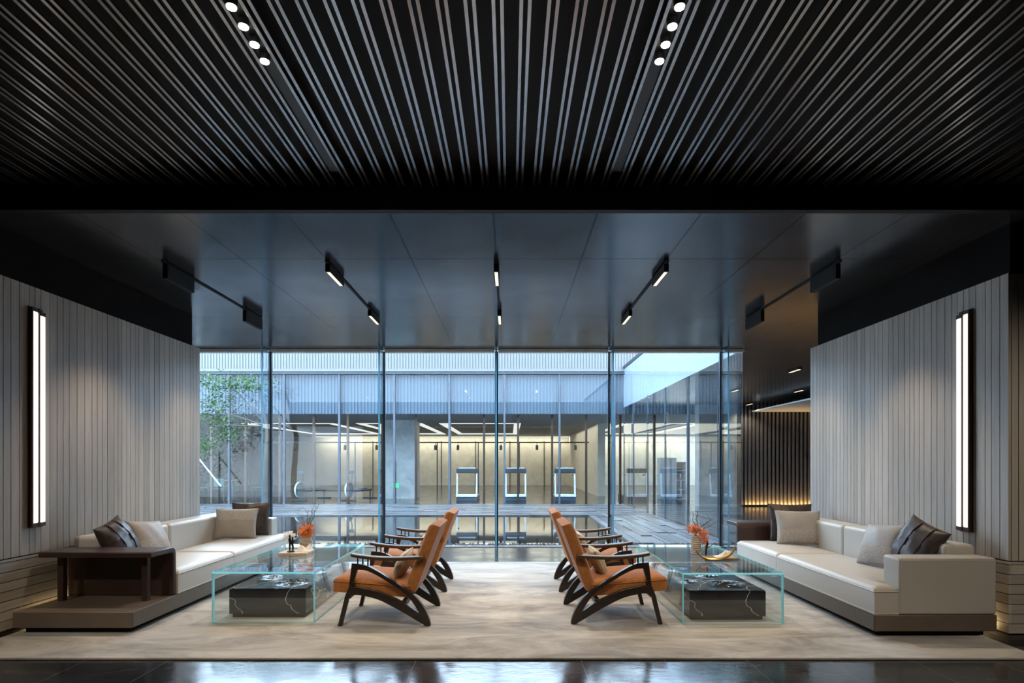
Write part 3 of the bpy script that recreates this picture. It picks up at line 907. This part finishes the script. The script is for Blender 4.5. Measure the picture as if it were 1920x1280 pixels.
# right table
VX2, VY2 = 1.86, 5.87
rib_vase('vase', VX2, VY2, .185, .052, 'tall beige ribbed vase on the right glass table holding orange blooms', 9)
fl = empty('flower_arrangement', (VX2, VY2, TT+.185), 0, 'orange blooms spilling to the right with bare twigs in the right vase', 'flowers', 'vase flowers')
b = MB(); blossoms(b, -.02, 0, .065, .065, .055, 100, rr, .014); blossoms(b, .06, -.02, .02, .06, .06, 80, rr, .014); blossoms(b, .085, -.02, -.06, .04, .05, 50, rr, .013)
b.build('blossoms', M['flower'], fl)
b = MB(); b.tube([(0, 0, -.16), (.004, 0, -.06), (0, 0, .04)], .008, 7); b.build('stems', M['twig'], fl, smooth=True)
twigs(fl, (0, 0, .03), [(-.03, .02, .24), (.02, .0, .26), (.22, -.02, .14), (.17, .03, .17)], rr)
b = MB(); b.box(-.16, .16, -.09, .09, 0, .02)
bd = tag(b.build('wooden_board', M['woodboard'], bevel=.003, loc=(1.98, 5.56, TT)), 'small walnut board on the right glass table under the white stone', 'board')
rock('white_stone', (2.03, 5.57, TT+.0205), .17, .12, .085, 'jagged white stone on the walnut board of the right table', 9)
# brass crescent
b = MB(); n = 26; pts = []; rad = []
for i in range(n+1):
    t = i/n; ang = R(200) + t*R(165)
    pts.append((.15*math.cos(ang)*1.25, 0, .135+.13*math.sin(ang))); rad.append(.003+.011*math.sin(PI*t)**.7)
b.tube(pts, rad, 8)
cr = b.build('crescent_sculpture', M['brass'], smooth=True, loc=(1.90, 5.44, TT-.0), rot=(0, 0, 0))
zmin = min(v.co.z for v in cr.data.vertices); cr.location.z -= zmin
tag(cr, 'thin brass crescent bow sculpture in front of the right vase', 'sculpture')
b = MB()
b.tube([(-.012, 0, 0), (-.008, .004, .07), (.004, 0, .12), (0, 0, .15)], [.008, .010, .012, .004], 8)
b.tube([(.0, 0, .08), (.04, 0, .10), (.075, 0, .13)], [.006, .004, .002], 6)
tag(b.build('branch_figure', M['darkbronze'], smooth=True, loc=(1.93, 5.74, TT)), 'small dark branch like bronze beside the right vase', 'sculpture')

# ------------------------------------------------------------------ sconces
def sconce(x, y, z0, z1, sgn, label):
    """sgn: direction into the room (+1 = +x)"""
    root = empty('wall_sconce', (x, y, (z0+z1)/2), 0, label, 'wall light', 'tall wall lights'); h = (z1-z0)/2
    b = MB(); b.box(*sorted((0, sgn*.012)), -.072, .07, -h-.01, h+.01); b.build('back_plate', M['bronze'], root, bevel=.002)
    for y_ in (-.07, 0):
        b = MB(); b.box(*sorted((sgn*.012, sgn*(.042 if y_ else .041))), y_-(.0045 if y_ else .0055), y_+(.0045 if y_ else .0055), -h, h); b.build('side_fin', M['bronze'], root)
    for yy, dz in ((-.0375, .0), (.0375, -.02)):
        b = MB(); b.box(*sorted((sgn*.0125, sgn*.040)), yy-.027, yy+.027, -h+.03, h-.03+dz); t = b.build('light_tube', M['ledw'], root, bevel=.008)
        b = MB(); b.box(*sorted((sgn*.0125, sgn*.040)), yy-.026, yy+.026, -h, -h+.029); b.box(*sorted((sgn*.0125, sgn*.040)), yy-.026, yy+.026, h-.029+dz, h+dz); b.build('end_cap', M['bronze'], root)
sconce(WL+.001, 4.84, .83, 2.62, 1, 'tall twin tube wall light on the left oak wall')
sconce(WR-.001, 4.88, .79, 2.61, -1, 'tall twin tube wall light on the right oak wall')

# led strips at the foot of the oak walls, tucked behind the sofas
for x, y0, side in ((WL+.012, 4.76, 'left'), (WR-.036, 4.60, 'right')):
    b = MB(); b.box(x, x+.012, y0, 7.3, .082, .092)
    for k in range(12):
        yk = y0+.1+k*.2; b.box(*((x+.012, WR+.001) if side == 'right' else (WL-.001, x)), yk, yk+.012, .082, .092)
    tag(b.build('led_strip', M['ledstrip']), 'warm glowing light strip along the foot of the %s oak wall' % side, 'light strip', 'wall foot light strips')

# ------------------------------------------------------------------ ceiling lamps
def add_light(kind, name, loc, energy, col, **kw):
    l = bpy.data.lights.new(name, kind); l.energy = energy; l.color = col
    for k, v in kw.items(): setattr(l, k, v)
    o = bpy.data.objects.new(name, l); COL.objects.link(o); o.location = loc; return o
def aim(o, tgt):
    d = Vector(tgt) - Vector(o.location); o.rotation_euler = d.to_track_quat('-Z', 'Y').to_euler()
WARM = (1, .80, .58)
def head(parent, y, side):
    d = .085 if side == 0 else .15
    e = MB(); e.box(-.023, .023, y-.23, y+.23, -d, -.012)
    h = e.build('lamp_head', M['black'], parent, bevel=.004)
    f = MB()
    if side == 0: f.box(-.014, .014, y-.205, y+.205, -d-.0015, -d-.0002)
    else: f.box(*sorted((side*.0232, side*.0245)), y-.205, y+.205, -d+.02, -d+.06)
    f.build('light_face', M['ledwarm'], h)
    return h
for i, (x, nm) in enumerate(((-3.14, 'nearest the left oak wall'), (-1.66, 'above the left glass table'), (-.125, 'on the centre line of the ceiling'), (1.426, 'above the right glass table'), (2.99, 'nearest the right oak wall'))):
    root = empty('track_lamp', (x, 0, CE), 0, 'black two headed linear lamp on the dark ceiling, ' + nm, 'ceiling lamp', 'two headed ceiling lamps')  # linear track lamp with two strip heads
    b = MB(); b.box(-.012, .012, 5.3, 7.4, -.012, .003); b.build('track', M['black'], root)
    for y in (5.57, 7.17): head(root, y, {0: -1, 4: 1}.get(i, 0))
    edge = i in (0, 4)
    for y in (5.57, 7.17):
        sp = add_light('SPOT', 'lamp_beam', (x + {0: -.05, 4: .05}.get(i, 0), y, CE-.13), 70, WARM, spot_size=R(95), spot_blend=.7, shadow_soft_size=.04)
        aim(sp, (x*(.96 if not edge else .98), y-.1, 0)); 
k = 0
for X_, side in ((-1.21, 'left'), (.738, 'right')):
    for j, y in enumerate((2.55, 2.665, 2.78, 2.895)):
        place_ = ('nearest the camera', 'second from the camera', 'third from the camera', 'farthest from the camera')[j]
        root = empty('downlight', (X_, y, 3.362), 0, 'round spotlight in the %s slot of the slatted ceiling, %s' % (side, place_), 'spotlight', 'round ceiling spotlights')
        b = MB(); b.tube([(0, 0, .0), (0, 0, -.03)], .025, 20); b.build('housing', M['darkgrey'], root, smooth=True)
        b = MB(); b.tube([(0, 0, -.0302), (0, 0, -.034)], .0205, 20); b.build('lens', M['ledspot'], root, smooth=True)
        sp = add_light('SPOT', 'spot_beam', (X_, y, 3.315), 32, (1, .84, .64), spot_size=R(60), spot_blend=.8, shadow_soft_size=.03)
        aim(sp, (X_*1.3 + (-.5 if side == 'left' else .7)*(j-1.5)*.8, y+2.0+.3*j, 0))
for X_, tx, nm in ((-4.3, -3.4, 'far left'), (-1.21, -2.0, 'left slot'), (.738, 1.6, 'right slot'), (4.2, 3.3, 'far right')):  # unseen spotlights added as fill on the near sofa faces and wall ends
    root = empty('downlight', (X_, 1.2, 3.362), 0, 'added round fill spotlight overhead out of view, ' + nm, 'spotlight', 'added fill spotlights out of view')
    b = MB(); b.tube([(0, 0, .0), (0, 0, -.03)], .025, 20); b.build('housing', M['darkgrey'], root, smooth=True)
    b = MB(); b.tube([(0, 0, -.0302), (0, 0, -.034)], .0205, 20); b.build('lens', M['ledspot'], root, smooth=True)
    sp = add_light('SPOT', 'fill_beam', (X_, 1.2, 3.315), 150 if abs(X_) > 3 else 40, (1, .86, .68), spot_size=R(62), spot_blend=.9, shadow_soft_size=.05)
    aim(sp, (tx, 4.5, .3))
for (x, y, nm) in ((5.57, 11.48, 'nearest, beside the glass'), (5.62, 14.65, 'farther one beside the glass'), (7.24, 14.7, 'nearer one away from the glass'), (7.35, 18.0, 'closest to the ribbed wall')):
    root = empty('corridor_lamp', (x, 0, CE), 0, 'short light slot in corridor ceiling, ' + nm, 'ceiling lamp', 'corridor ceiling lamps')
    b = MB(); b.box(-.04, .04, y-.22, y+.22, -.03, 0); h = b.build('frame', M['black'], root)
    b = MB(); b.box(-.025, .025, y-.2, y+.2, -.032, -.0302); b.build('light_face', M['ledwarm'], root)
    add_light('SPOT', 'corridor_beam', (x, y, CE-.05), 45, (1, .88, .72), spot_size=R(130), spot_blend=.6, shadow_soft_size=.05)
b = MB(); b.box(7.4, 12, 18.375, 18.40, .0, .015)
ls = b.build('led_strip', M['ledstrip2'])
b = MB(); b.box(7.2, 12, 18.35, 18.365, .0, .05); b.build('cover', M['black'], ls)
tag(ls, 'warm glowing light strip at the foot of the ribbed bronze wall', 'light strip')

# gym coves
for i, (x0, x1, y0, y1) in enumerate(((-11, -7.2, 24, 33), (-6.3, -3.6, 24, 33), (-2.9, .45, 24, 33), (4.6, 8, 24, 33))):
    root = empty('cove_light', ((x0+x1)/2, (y0+y1)/2, 2.985), 0, 'glowing rectangular ceiling cove in the far gym, ' + ('leftmost', 'second from left', 'above the treadmills', 'rightmost')[i], 'ceiling light', 'gym ceiling coves')
    a, c = (x1-x0)/2, (y1-y0)/2
    b = MB(); w = .28
    b.box(-a, a, -c, -c+w, -.02, 0); b.box(-a, a, c-w*3, c, -.02, 0); b.box(-a, -a+w, -c+w, c-w*3, -.02, 0); b.box(a-w, a, -c+w, c-w*3, -.02, 0)
    b.build('light_band', M['cove'], root)
b = MB(); b.box(-12, 12.5, 35.6, 35.7, 2.93, 2.97)
tag(b.build('led_strip', M['cove']), 'long glowing light strip along the top of the beige gym back wall', 'light strip')
for k, x in enumerate((-9.5, -7.3, -5.9, -3.3, -2.3, -.4, 1.2, 2.9)):
    root = empty('rail_spotlight', (x, 26, 2.238), 0, 'small dark spotlight hanging from the gym rail, ' + ('first', 'second', 'third', 'fourth', 'fifth', 'sixth', 'seventh', 'eighth')[k] + ' from the left', 'spotlight', 'gym rail spotlights')
    b = MB(); b.tube([(0, 0, 0), (0, 0, -.10)], .012, 8); b.build('stem', M['darkgrey'], root, smooth=True)
    b = MB(); b.tube([(0, 0, -.10), (0, -.03, -.30)], .06, 12); b.build('lamp_head', M['darkgrey'], root, smooth=True)

for x in (-9, -4.9, -1.2, 2.2, 6.3):
    l = add_light('AREA', 'cove_glow', (x, 28, 2.95), 130, (1, .88, .68), shape='RECTANGLE', size=2.6, size_y=8)
l = add_light('AREA', 'wall_wash', (-.5, 35.3, 2.9), 300, (1, .89, .70), shape='RECTANGLE', size=22, size_y=.12)
l.rotation_euler = (R(25), 0, 0)
# ------------------------------------------------------------------ gym equipment
def make_treadmill():
    root = empty('treadmill')
    b = MB(); b.box(-.36, .36, 0, 1.8, .04, .2); b.build('deck', M['greymetal'], root, bevel=.02)
    b = MB(); b.box(-.25, .25, .1, 1.75, .2, .206); b.build('belt', M['darkgrey'], root)
    b = MB(); b.box(-.37, .37, -.06, .14, .18, .27); b.build('motor_cover', M['whitep'], root, bevel=.02)
    for x in (-.34, .34):
        b = MB(); b.tube([(x, .05, .2), (x, .18, 1.05)], .03, 10); b.build('upright', M['whitep'], root, smooth=True)
        b = MB(); b.tube([(x, .18, .95), (x, .75, .92)], .02, 8); b.build('handrail', M['darkgrey'], root, smooth=True)
    b = MB(); b.box(-.37, .37, .1, .2, 1.0, 1.16); b.build('console', M['darkgrey'], root, bevel=.02)
    b = MB(); b.box(-.30, .30, .085, .22, 1.16, 1.19); b.build('console_cap', M['whitep'], root, bevel=.01)
    b = MB(); b.box(-.36, .36, .02, 1.78, 0, .04); b.build('foot_frame', M['darkgrey'], root)
    return root
tm = make_treadmill()
for i, (px, nm) in enumerate(((875, 'leftmost of the row in the gym'), (967, 'left of the one by the gym wall'), (1060, 'third in the row, before the gym wall'), (1196, 'seen through the corridor glass on the right'))):
    o = tm if i == 0 else copy_tree(tm)
    y = 20.3; o.location = ((px-956)/F*y, y, 0)
    tag(o, 'grey treadmill with pale uprights, ' + nm, 'treadmill', 'gym treadmills')
def make_rower():
    root = empty('rowing_machine')
    b = MB(); b.tube([(-.06, 0, .48), (.06, 0, .48)], .33, 28); b.build('fan_cage', M['darkgrey'], root, smooth=True)
    b = MB()
    n = 32; pts = [(.0, .30*math.cos(2*PI*i/n), .48+.30*math.sin(2*PI*i/n)) for i in range(n)]
    b.tube(pts, .05, 8, closed=True); b.build('fan_rim', M['whitep'], root, smooth=True)
    b = MB(); b.tube([(.05, .1, .7), (.08, .15, 1.02), (.09, .1, 1.24)], .022, 8); b.build('monitor_arm', M['darkgrey'], root, smooth=True)
    b = MB(); b.box(-.05, .2, .06, .10, 1.18, 1.32); b.build('monitor', M['darkgrey'], root, bevel=.01)
    b = MB(); b.box(-.05, .05, .3, 2.2, .36, .44); b.build('rail', M['greymetal'], root)
    for y in (0, 2.1):
        b = MB(); b.tube([(-.35, y, .03), (.35, y, .03)], .03, 8); b.tube([(0, y, .03), (0, y, .42)], .03, 8); b.build('foot', M['darkgrey'], root, smooth=True)
    b = MB(); b.box(-.16, .16, 1.2, 1.5, .46, .52); b.build('seat', M['darkgrey'], root, bevel=.02)
    return root
rw = make_rower()
for i, (px, nm) in enumerate(((561, 'left one of the two in the gym'), (654, 'right one of the two, nearer the gym pillar'))):
    o = rw if i == 0 else copy_tree(rw)
    y = 21.0; o.location = ((px-956)/F*y, y, 0); o.rotation_euler.z = R(-12); o.scale = (.82, .82, .82)
    tag(o, 'rowing machine with white fan wheel, ' + nm, 'rowing machine', 'gym rowing machines')
# terrace table with chairs
root = empty('round_table', (-10.2, 21.6, 0), 0, 'small round table with dark top among green chairs behind the far glass', 'table')
b = MB(); b.lathe([(.42, .70), (.45, .71), (.45, .735), (.42, .74)], k=28); b.build('table_top', M['woodboard'], root, smooth=True)
b = MB(); b.lathe([(.24, 0), (.24, .02), (.04, .04), (.035, .71)], k=16); b.build('pedestal', M['darkgrey'], root, smooth=True)
def make_dchair():
    root = empty('dining_chair')
    b = MB(); b.box(-.22, .22, -.22, .22, .43, .47); b.build('seat', M['greenm'], root, bevel=.015)
    b = MB(); b.box(-.22, .22, .19, .22, .52, .82); b.build('backrest', M['greenm'], root, bevel=.012)
    for x in (-.2, .2):
        for y in (-.2, .2):
            b = MB(); b.tube([(x*1.1, y*1.1, 0), (x, y, .44)] + ([(x, y+.005, .8)] if y > 0 else []), .012, 7); b.build('leg', M['darkgrey'], root, smooth=True)
    return root
dc = make_dchair()
for i, (x, y, rz, nm) in enumerate(((-11.15, 21.5, R(90), 'left of the round table'), (-10.25, 20.75, R(185), 'in front of the round table'), (-9.25, 21.7, R(-85), 'right of the round table'))):
    o = dc if i == 0 else copy_tree(dc)
    o.location = (x, y, 0); o.rotation_euler.z = rz
    tag(o, 'dark green chair behind the far glass, ' + nm, 'chair', 'green chairs at the far table')
# white cabinet
root = empty('cabinet', (6.1, 21.8, 0), 0, 'tall white cabinet with open shelves seen through the corridor glass', 'cabinet')
b = MB(); b.box(-.5, .1, 0, .5, 0, 1.55); b.build('body', M['whitep'], root, bevel=.01)
b = MB(); b.box(-.34, -.33, -.02, 0, .05, 1.5); b.box(-.12, -.11, -.02, 0, .05, 1.5); b.build('door_gap', M['darkgrey'], root)
b = MB(); b.box(.1, .45, 0, .5, 0, .03); b.box(.42, .45, 0, .5, .03, 1.4); b.box(.1, .42, .46, .5, .03, 1.4)
for z in (.35, .7, 1.05, 1.37): b.box(.1, .42, 0, .46, z, z+.03)
b.build('shelf_unit', M['whitep'], root)
# exit sign
root = empty('exit_sign', (-4.26, 21.9, .52), 0, 'small green running man exit sign near the gym pillar', 'sign')
b = MB(); b.box(-.11, .11, -.01, .01, -.08, .08); b.build('panel', M['exitg'], root)
b = MB(); b.tube([(0, .025, -.52), (0, .025, .9)], .014, 8); b.build('post', M['darkgrey'], root, smooth=True)
# leaning and standing white poles by the left end
for (p0, p1, lab) in (((-9.95, 18.7, .0), (-9.95, 18.7, 1.75), 'upright white pole at the left end of the courtyard paving'), ((-9.0, 19.0, .55), (-9.75, 19.0, 1.45), '')):
    if lab:
        root = empty('pole', p0, 0, lab, 'pole')
        b = MB(); b.tube([(0, 0, .02), (0, 0, 1.75)], .03, 10); b.build('shaft', M['whitep'], root, smooth=True)
        b = MB(); b.lathe([(.16, 0), (.16, .03), (.05, .05)], k=16); b.build('foot', M['greymetal'], root, smooth=True)
        b = MB(); b.tube([(.05, -.03, 1.5), (.75, -.03, .62)], .022, 8); b.build('slanted_bar', M['whitep'], root, smooth=True)

# tree modelled solid, standing in for a reflection in the far glass
rr = random.Random(5)
root = empty('reflected_tree', (-7.55, 18.2, 0), 0, 'leafy green tree with a dark leaning trunk, solid stand-in for a reflection in the far glass', 'reflected_tree')
b = MB(); b.tube([(0, 0, -.1), (-.05, 0, .8), (.02, 0, 1.6), (.06, 0, 2.3), (-.1, 0, 3.0), (-.3, .1, 3.9)], [.10, .095, .09, .08, .05, .02], 10); b.build('trunk', M['bark'], root, smooth=True)
for tp in ((-1.7, 0, 3.0), (-1.3, .2, 3.9), (-1.9, -.2, 2.5)):
    b = MB(); b.tube([(0, 0, 2.5), (tp[0]*.5-.1, tp[1]*.5, 2.4+(tp[2]-2.3)*.6), tp], [.022, .015, .006], 8); b.build('branch', M['bark'], root, smooth=True)
b = MB()
cl = [(-1.6, 0, 3.75, 1.0, .4), (-.5, 0, 3.8, .8, .3), (-1.6, 0, 3.2, .7, .3), (-1.7, .1, 2.7, .8, .35), (-1.2, .1, 2.3, .5, .4), (-1.9, 0, 1.9, .5, .4)]
for (cx, cy, cz, rx, rz) in cl:
    for k in range(int(1100*rx*rz)+60):
        d = Vector((rr.gauss(0, .5), rr.gauss(0, .4), rr.gauss(0, .5)))
        c = Vector((cx+d.x*rx, cy+d.y*.5, min(cz+d.z*rz, 4.22)))
        a = Vector((rr.uniform(-1, 1), rr.uniform(-1, 1), rr.uniform(-.6, .2))).normalized(); e = a.cross(Vector((rr.uniform(-.3, .3), .2, 1))).normalized()
        L = rr.uniform(.045, .085)
        b.add([c-a*L, c+e*L*.4, c+a*L, c-e*L*.4], [(0, 1, 2, 3)])
b.build('foliage', M['leaf'], root)
b = MB()
for k in range(2600):
    c = Vector((rr.uniform(-15.8, -11.9), rr.uniform(25.0, 26.0), .05+rr.uniform(0, 1)**.8*2.8))
    a = Vector((rr.uniform(-1, 1), rr.uniform(-1, 1), rr.uniform(-.6, .4))).normalized(); e = a.cross(Vector((.2, .2, 1))).normalized(); L = rr.uniform(.07, .14)
    b.add([c-a*L, c+e*L*.45, c+a*L, c-e*L*.45], [(0, 1, 2, 3)])
tag(b.build('hedge', M['leaf']), 'dense green shrubbery behind the far glass at the left end', 'hedge', kind='stuff')

# ------------------------------------------------------------------ light
w = bpy.data.worlds.new('World'); S.world = w; w.use_nodes = True
bg = w.node_tree.nodes['Background']; bg.inputs[0].default_value = (.66, .82, 1.0, 1); bg.inputs[1].default_value = 9.0

# ------------------------------------------------------------------ camera
cam = bpy.data.cameras.new('Camera'); co = bpy.data.objects.new('Camera', cam); COL.objects.link(co)
co.location = (0, 0, H); co.rotation_euler = (R(90), 0, 0)
cam.sensor_width = 36; cam.lens = 36*F/1920; cam.shift_y = 228/1920; cam.shift_x = 4/1920
cam.clip_start = .05; cam.clip_end = 200
S.camera = co
S.view_settings.view_transform = 'Standard'; S.view_settings.look = 'None'
S.view_settings.exposure = 0.5; S.view_settings.gamma = 1.0; S.view_settings.use_curve_mapping = False
try:
    S.cycles.use_denoising = True
    S.cycles.max_bounces = 10; S.cycles.transparent_max_bounces = 24; S.cycles.diffuse_bounces = 5
    S.cycles.sample_clamp_indirect = 6
except Exception: pass
